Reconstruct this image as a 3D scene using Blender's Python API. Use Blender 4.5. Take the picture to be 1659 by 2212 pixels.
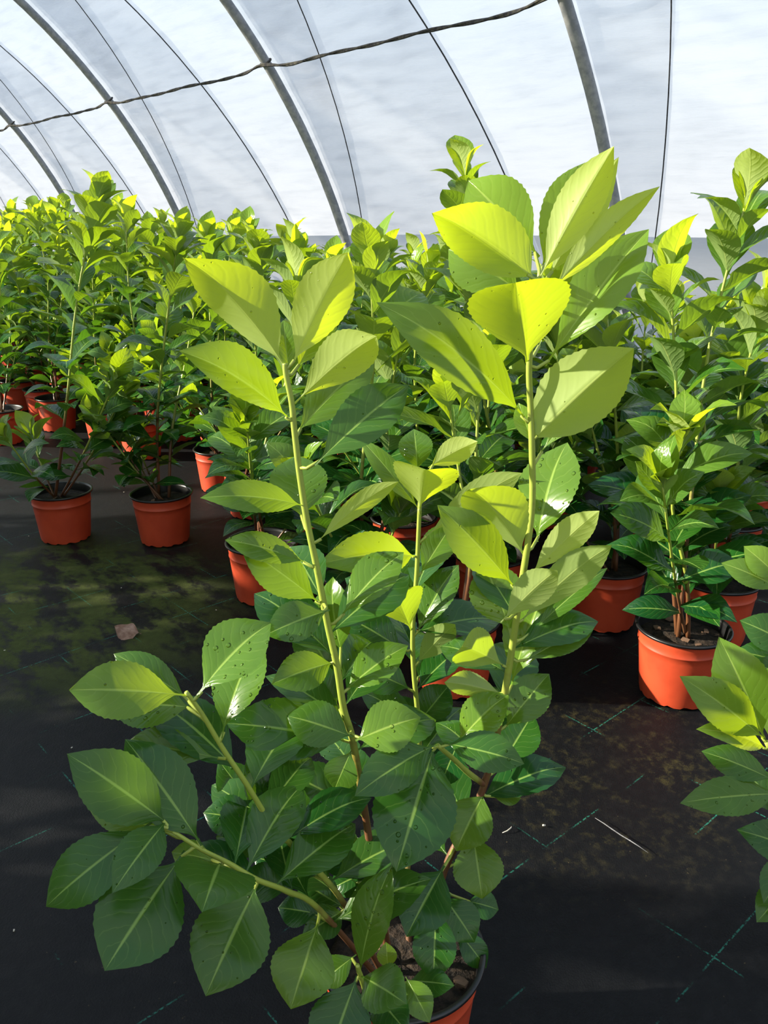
import bpy, math, random
from mathutils import Vector, Matrix
PI = math.pi
for o in list(bpy.data.objects): bpy.data.objects.remove(o)
scene = bpy.context.scene
col = scene.collection
# ------------------------------------------------------------------ camera
IMG_W, IMG_H, FOC = 1659.0, 2212.0, 1807.0
PITCH, YAW, CAM_H = math.radians(19.0), math.radians(41.7), 0.94
cam_d = bpy.data.cameras.new('camera'); cam = bpy.data.objects.new('camera', cam_d); col.objects.link(cam)
cam.location = (0, 0, CAM_H); cam.rotation_euler = (PI/2 - PITCH, 0, 0)
cam_d.sensor_fit = 'VERTICAL'; cam_d.sensor_height = 32.0; cam_d.sensor_width = 24.0
cam_d.lens = FOC/IMG_H*32.0; cam_d.clip_start = 0.02; cam_d.clip_end = 200
scene.camera = cam
CAM = Vector((0, 0, CAM_H))
# ------------------------------------------------------------------ sky, sun, exposure
SUN_EL, SUN_AZ = math.radians(20.5), math.radians(-90.0)      # azimuth measured from the camera heading, left is negative
world = bpy.data.worlds.new('World'); scene.world = world; world.use_nodes = True
wn = world.node_tree.nodes; wl = world.node_tree.links
bg = wn['Background']; bg.inputs['Strength'].default_value = 1.36
# thin bright haze: white towards the horizon all round, pale blue overhead
geo = wn.new('ShaderNodeTexCoord'); sep = wn.new('ShaderNodeSeparateXYZ'); wl.new(geo.outputs['Generated'], sep.inputs[0])
ramp = wn.new('ShaderNodeValToRGB'); wl.new(sep.outputs['Z'], ramp.inputs[0])
ramp.color_ramp.elements[0].position = 0.0; ramp.color_ramp.elements[0].color = (1.0, .985, .96, 1)
ramp.color_ramp.elements[1].position = 0.9; ramp.color_ramp.elements[1].color = (.50, .70, 1.0, 1)
mid_el = ramp.color_ramp.elements.new(0.22); mid_el.color = (.86, .95, 1.0, 1)
wl.new(ramp.outputs[0], bg.inputs['Color'])
sun_d = bpy.data.lights.new('sun_offscreen', 'SUN'); sun = bpy.data.objects.new('sun_offscreen', sun_d); col.objects.link(sun)
sun_d.energy = 15.5; sun_d.angle = math.radians(0.8); sun_d.color = (1.0, 0.92, 0.74)
SUN_DIR = Vector((math.sin(SUN_AZ)*math.cos(SUN_EL), math.cos(SUN_AZ)*math.cos(SUN_EL), math.sin(SUN_EL)))
sun.rotation_euler = SUN_DIR.to_track_quat('Z', 'Y').to_euler(); sun.location = (-3, 0, 6)
vs = scene.view_settings
vs.view_transform = 'Standard'; vs.look = 'None'; vs.gamma = 1.0; vs.use_curve_mapping = False; vs.exposure = 0.0

# ------------------------------------------------------------------ helpers
def tag(o, label=None, cat=None, group=None, kind=None):
    if label: o['label'] = label
    if cat: o['category'] = cat
    if group: o['group'] = group
    if kind: o['kind'] = kind
    return o
def mesh(name, verts, faces, uvs=None, smooth=True):
    me = bpy.data.meshes.new(name); me.from_pydata(verts, [], faces)
    if uvs is not None:
        lay = me.uv_layers.new(name='UVMap')
        vi = [0]*len(me.loops); me.loops.foreach_get('vertex_index', vi)
        flat = [c for i in vi for c in uvs[i]]
        lay.data.foreach_set('uv', flat)
    if smooth: me.polygons.foreach_set('use_smooth', [True]*len(me.polygons))
    me.update(); return me
def obj(name, me, mat=None, parent=None, loc=None):
    o = bpy.data.objects.new(name, me); col.objects.link(o)
    if mat and me and not me.materials: me.materials.append(mat)
    if parent: o.parent = parent
    if loc is not None: o.location = loc
    return o
def empty(name, loc):
    o = bpy.data.objects.new(name, None); col.objects.link(o); o.location = loc; o.empty_display_size = 0.05
    return o
NV = Vector((math.cos(YAW), math.sin(YAW), 0)); LV = Vector((-math.sin(YAW), math.cos(YAW), 0))
def us(u, s, z=0.0): return NV*u + LV*s + Vector((0, 0, z))     # tunnel coordinates: u across, s along
def ray(px, py):
    x = (px - IMG_W/2)/FOC; y = -(py - IMG_H/2)/FOC; c, s = math.cos(PITCH), math.sin(PITCH)
    return Vector((x, c + y*s, -s + y*c))
def at(px, py, Y): r = ray(px, py); return CAM + r*(Y/r.y)
def tube_data(pts, rad, n=8, cap=True):
    vs_, fs, uv = [], [], []
    m = len(pts); up = None; tot = 0.0; lens = [0.0]
    for i in range(1, m): tot += (pts[i]-pts[i-1]).length; lens.append(tot)
    for i, p in enumerate(pts):
        t = (pts[min(i+1, m-1)] - pts[max(i-1, 0)]).normalized()
        if up is None: up = Vector((0, 1, 0)) if abs(t.y) < .8 else Vector((1, 0, 0))
        a = t.cross(up).normalized(); b = a.cross(t).normalized(); up = b.cross(t).cross(t)*-1 if False else up
        r = rad[i] if hasattr(rad, '__len__') else rad
        for k in range(n):
            an = 2*PI*k/n; vs_.append(p + a*(r*math.cos(an)) + b*(r*math.sin(an))); uv.append((k/n, lens[i]/max(tot, 1e-6)))
    for i in range(m-1):
        for k in range(n):
            k2 = (k+1) % n; fs.append((i*n+k, i*n+k2, (i+1)*n+k2, (i+1)*n+k))
    if cap: fs.append(tuple(range(n))[::-1]); fs.append(tuple((m-1)*n+k for k in range(n)))
    return vs_, fs, uv
def smooth_path(P, k=6):
    out = []
    for i in range(len(P)-1):
        p0 = P[max(i-1, 0)]; p1 = P[i]; p2 = P[i+1]; p3 = P[min(i+2, len(P)-1)]
        for j in range(k):
            t = j/k
            out.append(0.5*((2*p1) + (p2-p0)*t + (2*p0-5*p1+4*p2-p3)*t*t + (3*p1-p0-3*p2+p3)*t**3))
    out.append(P[-1].copy()); return out
# ------------------------------------------------------------------ materials
class NT:
    def __init__(s, name):
        s.m = bpy.data.materials.new(name); s.m.use_nodes = True; s.t = s.m.node_tree
        for n in list(s.t.nodes):
            if n.type != 'OUTPUT_MATERIAL': s.t.nodes.remove(n)
        s.out = s.t.nodes['Material Output']
    def n(s, typ, **kw):
        nd = s.t.nodes.new(typ)
        for k, v in kw.items():
            if k.startswith('i_'):
                key = k[2:].replace('_', ' ')
                s.set(nd.inputs[int(key)] if key.isdigit() else nd.inputs[key], v)
            else: setattr(nd, k, v)
        return nd
    def set(s, sock, v):
        if hasattr(v, 'is_output') or isinstance(v, bpy.types.NodeSocket): s.t.links.new(v, sock)
        else: sock.default_value = v
    def math(s, op, a, b=None, c=None, clamp=False):
        nd = s.t.nodes.new('ShaderNodeMath'); nd.operation = op; nd.use_clamp = clamp
        s.set(nd.inputs[0], a)
        if b is not None: s.set(nd.inputs[1], b)
        if c is not None: s.set(nd.inputs[2], c)
        return nd.outputs[0]
    def mix(s, f, a, b):
        nd = s.t.nodes.new('ShaderNodeMix'); nd.data_type = 'RGBA'
        s.set(nd.inputs['Factor'], f); s.set(nd.inputs[6], a); s.set(nd.inputs[7], b)
        return nd.outputs[2]
    def ss(s, x, a, b):                     # smoothstep
        nd = s.t.nodes.new('ShaderNodeMapRange'); nd.interpolation_type = 'SMOOTHSTEP'
        s.set(nd.inputs[0], x); nd.inputs[1].default_value = a; nd.inputs[2].default_value = b
        return nd.outputs[0]
    def noise(s, vec, scale, detail=3, rough=.5):
        nd = s.n('ShaderNodeTexNoise'); nd.inputs['Scale'].default_value = scale; nd.inputs['Detail'].default_value = detail; nd.inputs['Roughness'].default_value = rough
        if vec is not None: s.t.links.new(vec, nd.inputs['Vector'])
        return nd.outputs['Fac']
    def bump(s, h, strength, dist, normal=None):
        nd = s.n('ShaderNodeBump'); nd.inputs['Strength'].default_value = strength; nd.inputs['Distance'].default_value = dist
        s.t.links.new(h, nd.inputs['Height'])
        if normal is not None: s.t.links.new(normal, nd.inputs['Normal'])
        return nd.outputs['Normal']
    def surf(s, sh): s.t.links.new(sh, s.out.inputs['Surface']); return s.m
def rgb(r, g, b): return (r, g, b, 1.0)

def leaf_material(name, wet):
    t = NT(name)
    uv = t.n('ShaderNodeUVMap').outputs[0]
    sp = t.n('ShaderNodeSeparateXYZ'); t.t.links.new(uv, sp.inputs[0])
    info = t.n('ShaderNodeObjectInfo')
    oc = t.n('ShaderNodeSeparateColor'); t.t.links.new(info.outputs['Color'], oc.inputs[0])
    age, hue, gloss = oc.outputs[0], oc.outputs[1], oc.outputs[2]     # youth of the leaf, tint, wetness
    x = t.math('MULTIPLY', t.math('ABSOLUTE', t.math('SUBTRACT', sp.outputs[0], .5)), 2.0)
    v = sp.outputs[1]
    mid = t.math('SUBTRACT', 1.0, t.ss(t.math('ADD', x, t.math('MULTIPLY', v, .025)), .030, .075))
    wob = t.math('MULTIPLY', t.math('SUBTRACT', t.noise(uv, 4.0, 2), .5), .9)
    lat = t.math('FRACT', t.math('ADD', wob, t.math('SUBTRACT', t.math('MULTIPLY', v, 9.0), t.math('MULTIPLY', t.math('POWER', x, 1.2), 2.3))))
    latd = t.math('ABSOLUTE', t.math('SUBTRACT', lat, .5))                       # .5 on the vein
    vein = t.math('MULTIPLY', t.ss(latd, .44, .5), t.math('SUBTRACT', 1.0, t.ss(x, .7, .98)))
    tc = t.n('ShaderNodeTexCoord').outputs['Object']
    off = t.n('ShaderNodeVectorMath', operation='ADD'); t.t.links.new(tc, off.inputs[0])
    rv = t.n('ShaderNodeCombineXYZ'); t.t.links.new(info.outputs['Random'], rv.inputs[0]); 
    sc = t.n('ShaderNodeVectorMath', operation='SCALE'); t.t.links.new(rv.outputs[0], sc.inputs[0]); sc.inputs['Scale'].default_value = 40.0
    t.t.links.new(sc.outputs[0], off.inputs[1]); P = off.outputs[0]
    blot = t.noise(P, 22.0 if wet else 3.0, 3, .6)
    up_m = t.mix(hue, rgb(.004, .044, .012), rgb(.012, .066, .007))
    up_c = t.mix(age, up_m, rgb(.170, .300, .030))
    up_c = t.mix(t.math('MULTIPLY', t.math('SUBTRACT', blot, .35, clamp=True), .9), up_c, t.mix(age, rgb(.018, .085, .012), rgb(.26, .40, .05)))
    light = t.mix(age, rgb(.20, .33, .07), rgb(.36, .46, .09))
    up_c = t.mix(t.math('MULTIPLY', vein, .20), up_c, light)
    up_c = t.mix(t.math('MULTIPLY', mid, .8), up_c, light)
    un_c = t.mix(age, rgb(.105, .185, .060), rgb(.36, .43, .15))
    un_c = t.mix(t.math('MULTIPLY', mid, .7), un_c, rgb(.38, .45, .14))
    un_c = t.mix(t.math('MULTIPLY', vein, .2), un_c, rgb(.30, .38, .12))
    back = t.n('ShaderNodeNewGeometry').outputs['Backfacing']
    base = t.mix(back, up_c, un_c)
    tr_c = t.mix(age, rgb(.115, .31, .008), rgb(.80, .92, .010))
    tr_c = t.mix(t.math('MULTIPLY', t.math('MAXIMUM', vein, mid), .35), tr_c, t.mix(age, rgb(.22, .40, .02), rgb(.62, .72, .05)))
    # relief: quilting between the veins, midrib groove, droplets
    q = t.math('ADD', t.math('MULTIPLY', t.ss(latd, .2, .5), -.35), t.math('MULTIPLY', mid, -1.0))
    q = t.math('ADD', q, t.math('MULTIPLY', t.noise(P, 60.0 if wet else 9.0, 2), .7))
    nrm = t.bump(q, .35 if wet else .2, .0006 if wet else .006)
    rough = t.mix(back, rgb(.30, .30, .30), rgb(.50, .50, .50))
    rough = t.math('SUBTRACT', rough, t.math('MULTIPLY', gloss, .14))
    if wet:
        vo = t.n('ShaderNodeTexVoronoi'); vo.inputs['Scale'].default_value = 150.0; vo.inputs['Randomness'].default_value = 1.0
        t.t.links.new(P, vo.inputs['Vector'])
        vc = t.n('ShaderNodeSeparateColor'); t.t.links.new(vo.outputs['Color'], vc.inputs[0])
        rad = t.math('MULTIPLY', t.math('POWER', vc.outputs[0], 2.0), .42)
        patch = t.math('MULTIPLY', gloss, t.ss(t.noise(P, 18.0, 2), .36, .52))
        dist = t.math('SUBTRACT', t.math('MULTIPLY', rad, patch), vo.outputs['Distance'])
        drop = t.ss(dist, 0.0, .14)
        nrm = t.bump(drop, 1.0, .0022, nrm)
        rough = t.mix(drop, rough, rgb(.06, .06, .06))
    pr = t.n('ShaderNodeBsdfPrincipled'); t.set(pr.inputs['Base Color'], base); t.set(pr.inputs['Roughness'], rough)
    pr.inputs['Specular IOR Level'].default_value = .34; t.set(pr.inputs['Normal'], nrm)
    tr = t.n('ShaderNodeBsdfTranslucent'); t.set(tr.inputs['Color'], tr_c); t.set(tr.inputs['Normal'], nrm)
    mx = t.n('ShaderNodeMixShader'); t.set(mx.inputs[0], t.math('ADD', .24, t.math('MULTIPLY', age, .24)))
    t.t.links.new(pr.outputs[0], mx.inputs[1]); t.t.links.new(tr.outputs[0], mx.inputs[2])
    return t.surf(mx.outputs[0])
M_leaf = leaf_material('laurel_leaf', False)
M_leaf_wet = leaf_material('laurel_leaf_wet', True)

def simple(name, c1, c2, scale, rough, spec=.5, bump=.2, bdist=.002, detail=4):
    t = NT(name); P = t.n('ShaderNodeTexCoord').outputs['Object']
    nz = t.noise(P, scale, detail, .6)
    pr = t.n('ShaderNodeBsdfPrincipled'); t.set(pr.inputs['Base Color'], t.mix(t.ss(nz, .35, .65), rgb(*c1), rgb(*c2)))
    pr.inputs['Roughness'].default_value = rough; pr.inputs['Specular IOR Level'].default_value = spec
    t.set(pr.inputs['Normal'], t.bump(nz, bump, bdist)); return t.surf(pr.outputs[0])
def stem_material():
    t = NT('stem_bark'); uv = t.n('ShaderNodeUVMap').outputs[0]
    sp = t.n('ShaderNodeSeparateXYZ'); t.t.links.new(uv, sp.inputs[0])
    P = t.n('ShaderNodeTexCoord').outputs['Object']; nz = t.noise(P, 60, 3)
    oc = t.n('ShaderNodeSeparateColor'); t.t.links.new(t.n('ShaderNodeObjectInfo').outputs['Color'], oc.inputs[0])
    v = t.math('ADD', t.math('SUBTRACT', sp.outputs[1], oc.outputs[0]), t.math('MULTIPLY', t.math('SUBTRACT', nz, .5), .25))
    c = t.mix(t.ss(v, -.12, .10), rgb(.115, .045, .018), rgb(.26, .32, .045))
    c = t.mix(t.math('MULTIPLY', t.ss(nz, .55, .8), .35), c, rgb(.08, .07, .03))
    pr = t.n('ShaderNodeBsdfPrincipled'); t.set(pr.inputs['Base Color'], c); pr.inputs['Roughness'].default_value = .45
    t.set(pr.inputs['Normal'], t.bump(nz, .3, .001)); return t.surf(pr.outputs[0])
M_stem = stem_material()
M_pot = simple('terracotta_plastic', (.36, .042, .015), (.42, .053, .019), 14, .42, .4, .05, .001)
M_rim = simple('black_plastic', (.006, .006, .007), (.012, .012, .013), 20, .35, .5, .05, .001)
M_soil = simple('potting_soil', (.006, .004, .003), (.035, .022, .014), 90, .85, .3, .9, .006)
M_chip = simple('bark_chip', (.10, .05, .03), (.22, .14, .09), 60, .7, .3, .5, .002)
M_pipe = simple('galvanised_pipe', (.22, .23, .25), (.34, .34, .35), 30, .5, .5, .1, .001)
M_wire = simple('black_twine', (.025, .025, .03), (.08, .075, .06), 50, .8, .2, .6, .003)
M_seam = simple('seam_cord', (.03, .03, .035), (.06, .06, .065), 50, .8, .2, .3, .001)
M_dead = simple('withered_leaf', (.16, .085, .055), (.30, .19, .14), 40, .7, .3, .6, .002)
M_thread = simple('scuffed_thread', (.09, .09, .10), (.18, .18, .19), 200, .7, .3, .2, .001)
M_grit = simple('pale_grit', (.45, .42, .35), (.6, .57, .5), 60, .6, .4, .2, .001)

def cloth_material(name, refl, trans, dirt, clear):
    t = NT(name); P = t.n('ShaderNodeTexCoord').outputs['UV']
    mp = t.n('ShaderNodeMapping'); t.t.links.new(P, mp.inputs[0]); mp.inputs['Scale'].default_value = (1.2, 9.0, 1)   # streaks run along the tunnel
    st = t.noise(mp.outputs[0], 2.2, 5, .62)
    mp2 = t.n('ShaderNodeMapping'); t.t.links.new(P, mp2.inputs[0]); mp2.inputs['Scale'].default_value = (6.0, 60.0, 1)
    st2 = t.noise(mp2.outputs[0], 3.0, 3, .7)
    bl = t.noise(P, 3.0, 4, .6)
    d = t.math('ADD', t.math('MULTIPLY', t.ss(st, .40, .75), .55), t.math('MULTIPLY', t.ss(st2, .5, .8), .35))
    d = t.math('MULTIPLY', t.math('ADD', d, t.math('MULTIPLY', t.ss(bl, .5, .75), .3)), dirt, clamp=True)
    wv = t.n('ShaderNodeTexWave'); wv.bands_direction = 'Y'; wv.inputs['Scale'].default_value = 60.0; wv.inputs['Distortion'].default_value = 1.5; wv.inputs['Detail'].default_value = 1
    t.t.links.new(P, wv.inputs['Vector'])
    d = t.math('ADD', d, t.math('MULTIPLY', wv.outputs['Fac'], .10*dirt))
    dark = lambda c: rgb(c[0]*.42, c[1]*.42, c[2]*.46)
    df = t.n('ShaderNodeBsdfDiffuse'); t.set(df.inputs['Color'], t.mix(d, rgb(*refl), dark(refl)))
    tr = t.n('ShaderNodeBsdfTranslucent'); t.set(tr.inputs['Color'], t.mix(d, rgb(*trans), dark(trans)))
    nrm = t.bump(t.math('ADD', st, t.math('MULTIPLY', st2, .4)), .35, .01); t.set(df.inputs['Normal'], nrm); t.set(tr.inputs['Normal'], nrm)
    ad = t.n('ShaderNodeMixShader'); ad.inputs[0].default_value = .72
    t.t.links.new(df.outputs[0], ad.inputs[1]); t.t.links.new(tr.outputs[0], ad.inputs[2])
    tp = t.n('ShaderNodeBsdfTransparent'); mx = t.n('ShaderNodeMixShader'); t.set(mx.inputs[0], t.math('MULTIPLY', t.math('SUBTRACT', 1.0, d, clamp=True), clear))   # open weave
    t.t.links.new(ad.outputs[0], mx.inputs[1]); t.t.links.new(tp.outputs[0], mx.inputs[2])
    return t.surf(mx.outputs[0])
M_cloth = cloth_material('cover_cloth', (.50, .50, .52), (.82, .83, .86), .32, .54)

def floor_material():
    t = NT('weed_matting'); P = t.n('ShaderNodeTexCoord').outputs['Object']
    sp = t.n('ShaderNodeSeparateXYZ'); t.t.links.new(P, sp.inputs[0]); U, S = sp.outputs[0], sp.outputs[1]
    def line(c, off, per, w):
        a = t.math('FRACT', t.math('DIVIDE', t.math('SUBTRACT', c, off - per/2), per))
        return t.math('SUBTRACT', 1.0, t.ss(t.math('MULTIPLY', t.math('ABSOLUTE', t.math('SUBTRACT', a, .5)), per), w*.45, w))
    wear = t.ss(t.noise(P, 7.0, 2), .50, .62)
    dash = t.ss(t.noise(P, 260.0, 1), .40, .55)
    grid = t.math('MULTIPLY', t.math('MULTIPLY', t.math('MAXIMUM', line(U, .753, .167, .0017), line(S, .786, .143, .0017)), wear), dash)
    mp = t.n('ShaderNodeMapping'); t.t.links.new(P, mp.inputs[0]); mp.inputs['Scale'].default_value = (5.0, 2.4, 1); mp.inputs['Rotation'].default_value = (0, 0, .5)
    alg = t.noise(mp.outputs[0], 2.4, 6, .68)
    fine = t.noise(P, 300.0, 3, .7); fine2 = t.noise(P, 55.0, 4, .7)
    # where the damp algae grows: a broad patch beside the path, weaker elsewhere
    du = t.math('DIVIDE', t.math('SUBTRACT', U, .72), .42); ds = t.math('DIVIDE', t.math('SUBTRACT', S, 2.05), .52)
    rr = t.math('ADD', t.math('MULTIPLY', du, du), t.math('MULTIPLY', ds, ds))
    patch = t.math('SUBTRACT', 1.0, t.ss(rr, .2, 1.5))
    du2 = t.math('DIVIDE', t.math('SUBTRACT', U, 1.15), .35); ds2 = t.math('DIVIDE', t.math('SUBTRACT', S, .72), .30)
    patch2 = t.math('SUBTRACT', 1.0, t.ss(t.math('ADD', t.math('MULTIPLY', du2, du2), t.math('MULTIPLY', ds2, ds2)), .2, 1.4))
    thick = t.math('MULTIPLY', t.ss(t.math('ADD', alg, t.math('MULTIPLY', fine2, .15)), .48, .64), patch)
    weak = t.math('MULTIPLY', t.math('MULTIPLY', t.ss(alg, .42, .62), patch2), t.ss(fine2, .45, .7))
    weave = t.n('ShaderNodeTexChecker'); weave.inputs['Scale'].default_value = 420.0; t.t.links.new(P, weave.inputs['Vector'])
    c = t.mix(t.ss(fine2, .4, .75), rgb(.0022, .0026, .0036), rgb(.0055, .0058, .0068))
    c = t.mix(t.math('MULTIPLY', thick, .85), c, t.mix(fine2, rgb(.022, .030, .005), rgb(.062, .080, .013)))
    c = t.mix(t.math('MULTIPLY', weak, .5), c, rgb(.050, .042, .012))
    speck = t.ss(t.noise(P, 170.0, 1), .76, .82)
    c = t.mix(t.math('MULTIPLY', speck, .35), c, rgb(.14, .11, .06))
    c = t.mix(t.math('MULTIPLY', grid, .5), c, rgb(.03, .24, .17))
    pr = t.n('ShaderNodeBsdfPrincipled'); t.set(pr.inputs['Base Color'], c)
    t.set(pr.inputs['Roughness'], t.math('ADD', .55, t.math('MULTIPLY', thick, .25))); pr.inputs['Specular IOR Level'].default_value = .16
    h = t.math('ADD', t.math('MULTIPLY', weave.outputs['Fac'], .25), t.math('ADD', fine, t.math('MULTIPLY', t.noise(P, 9.0, 3), 3.0)))
    t.set(pr.inputs['Normal'], t.bump(h, .5, .0025)); return t.surf(pr.outputs[0])
M_floor = floor_material()

# ------------------------------------------------------------------ setting: ground matting, tunnel
rnd = random.Random(5)
FLOOR_ROT = (0, 0, YAW)
def add_floor():
    vs_, fs = [], []
    us_ = [-60, -14, -6, -2] + [-.6 + i*.05 for i in range(60)] + [3.2, 6, 14, 60]; ss_ = [-60, -14, -5, -1] + [-.2+i*.05 for i in range(90)] + [6, 10, 22, 60]
    for s in ss_:
        for u in us_:
            z = 0.0
            if -.6 < u < 2.2 and -.2 < s < 4.2:
                z = -.004 + .0035*math.sin(u*9+1.3*math.sin(s*4))*math.sin(s*7+u*3)
                z += .005*math.exp(-((s-1.68-.12*(u-.4))/.022)**2)*(1 if u < .85 else 0)      # a crease in the matting
                z = min(z, 0.0006)
            vs_.append((u, s, z))
    n = len(us_)
    for j in range(len(ss_)-1):
        for i in range(n-1): a = j*n+i; fs.append((a, a+1, a+n+1, a+n))
    o = obj('floor', mesh('floor', vs_, fs), M_floor); o.rotation_euler = FLOOR_ROT
    return tag(o, 'black woven ground matting with green marker threads and algae stains', 'floor', kind='structure')
floor = add_floor()
T_D, T_R, T_CH = 3.667, 3.46, -.42            # tunnel: side wall distance, hoop radius, centre height
T_CU = T_D - T_R
S0, SP = 2.24, 1.955                          # first hoop, hoop spacing
TH0 = math.asin((0-T_CH)/T_R)
def arc(th, R=T_R): return T_CU + R*math.cos(th), T_CH + R*math.sin(th)
wall = empty('wall_right', us(T_D, S0)); tag(wall, 'translucent white cloth cover of the growing tunnel', 'wall', kind='structure')
def d1(th): return max(.12, .2 + (math.degrees(th)-24)*.0165)
def d2(th): return min(1.75, max(.7, 1.42 - (math.degrees(th)-24)*.0125))
def cloth_panel(k, fa, fb, ta, tb, mat, name='cover_panel', layer=0.0):
    nt = max(6, int((tb-ta)/math.radians(2.4))); ns = 8
    vs_, fs, uv = [], [], []
    for j in range(nt+1):
        th = ta + (tb-ta)*j/nt
        for i in range(ns+1):
            a, b = fa(th), fb(th); s = a + (b-a)*i/ns
            w = (s - (S0+SP*(k-1)))/SP
            sag = .035*math.sin(PI*max(0, min(1, w)))
            wr = .004*math.sin(th*55 + 3*math.sin(s*2.1)) + .003*math.sin(s*23+th*9)
            u, z = arc(th, T_R + .030 - sag + wr + layer)
            p = us(u, s, z) - wall.location
            vs_.append(p); uv.append((s, th*T_R))
    for j in range(nt):
        for i in range(ns): a = j*(ns+1)+i; fs.append((a, a+1, a+ns+2, a+ns+1))
    return obj(name, mesh(name, vs_, fs, uv), mat, wall)
def seam(fs_, ta, tb, k, r=.005):
    pts = []
    n = 40
    for j in range(n+1):
        th = ta + (tb-ta)*j/n; s = fs_(th); w = (s - (S0+SP*(k-1)))/SP
        u, z = arc(th, T_R + .022 - .035*math.sin(PI*max(0, min(1, w)))); pts.append(us(u, s, z) - wall.location)
    v, f, uv = tube_data(pts, r, 6); obj('seam', mesh('seam', v, f, uv), M_seam, wall)
TH_TOP = math.radians(106)
for k in range(-3, 6):
    sk = S0 + SP*k
    rib = lambda th, s=sk: s
    l1 = lambda th, s=sk: s - d1(th)
    l2 = lambda th, s=sk: s - d2(th)
    prev = lambda th, s=sk: s - SP
    for a, b in ((l1, rib), (l2, l1), (prev, l2)): cloth_panel(k, a, b, TH0-.004, TH_TOP, M_cloth)
    # laps: further layers of the same cloth lying outside the first
    cloth_panel(k, l1, rib, TH0-.004, TH_TOP, M_cloth, 'lap_panel', .022)
    if k > 0:
        cloth_panel(k, l2, l1, TH0-.004, TH_TOP, M_cloth, 'lap_panel', .022)
        cloth_panel(k, l1, rib, TH0-.004, TH_TOP, M_cloth, 'lap_panel', .044)
    seam(l1, TH0, TH_TOP, k, .0028); seam(l2, TH0, TH_TOP, k, .0034)
wall_l = empty('wall_left', us(T_CU - T_R, S0)); tag(wall_l, 'cloth cover on the far side of the growing tunnel', 'wall', kind='structure')
for k in range(-3, 6):
    a = S0 + SP*(k-1)
    p = cloth_panel(k, lambda th, a=a: a, lambda th, a=a: a+SP, math.radians(143), PI-TH0, M_cloth)
    p.parent = wall_l; p.location = wall.location - wall_l.location
def hoop(k):
    s = S0 + SP*k; root = empty('tunnel_hoop', us(T_CU, s))
    tag(root, 'grey galvanised steel hoop arching up the white cloth wall', 'hoop', 'steel hoops of the tunnel')
    pts = []
    for j in range(65):
        th = TH0 + (PI-2*TH0)*j/64; u, z = arc(th, T_R-.004); pts.append(us(u, s, z) - root.location)
    v, f, uv = tube_data(pts, .0255, 12); obj('pipe', mesh('hoop_pipe', v, f, uv), M_pipe, root)
    for sg in (0, 1):
        a = pts[0] if sg == 0 else pts[-1]; b = pts[3] if sg == 0 else pts[-4]
        v, f, uv = tube_data([a, a+(b-a)*.25], .033, 12); obj('ground_sleeve', mesh('ground_sleeve', v, f, uv), M_pipe, root)
for k in range(-3, 6): hoop(k)
def purlin():
    pts = []
    s = S0 - SP*1.0
    while s < S0 + SP*4 + .01:
        w = ((s - S0)/SP) % 1.0
        th = math.radians(38.75 + 0.5*math.exp(-(min(w, 1-w)/.07)**2) + .05*math.sin(s*9))
        u, z = arc(th, T_R - .036 + .03*math.sin(PI*w)*.6); pts.append(us(u, s, z)); s += .06
    root = empty('trim_1', pts[0])
    tag(root, 'dark twisted twine strung along the hoops under the cloth', 'twine', kind='structure')
    loc = [p-root.location for p in pts]
    for ph in (0, PI):
        q = [p + Vector((0, 0, .0035*math.sin(i*.9+ph))) + NV*(.0035*math.cos(i*.9+ph)) for i, p in enumerate(loc)]
        v, f, uv = tube_data(q, .0058, 6); obj('strand', mesh('twine_strand', v, f, uv), M_wire, root)
    for k in range(-1, 5):
        s = S0+SP*k; u, z = arc(math.radians(39.2), T_R-.005)
        c = us(u, s, z)-root.location; pp = []
        ta = Vector((0, 0, 1))*math.cos(math.radians(39.2)) - NV*math.sin(math.radians(39.2))
        na = LV.cross(ta)
        for i in range(13): a = 2*PI*i/12; pp.append(c + LV*(.031*math.cos(a)) + na*(.031*math.sin(a)) + ta*(.008*(i/12-.5)))
        v, f, uv = tube_data(pp, .006, 6); obj('knot', mesh('twine_knot', v, f, uv), M_wire, root)
purlin()

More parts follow.
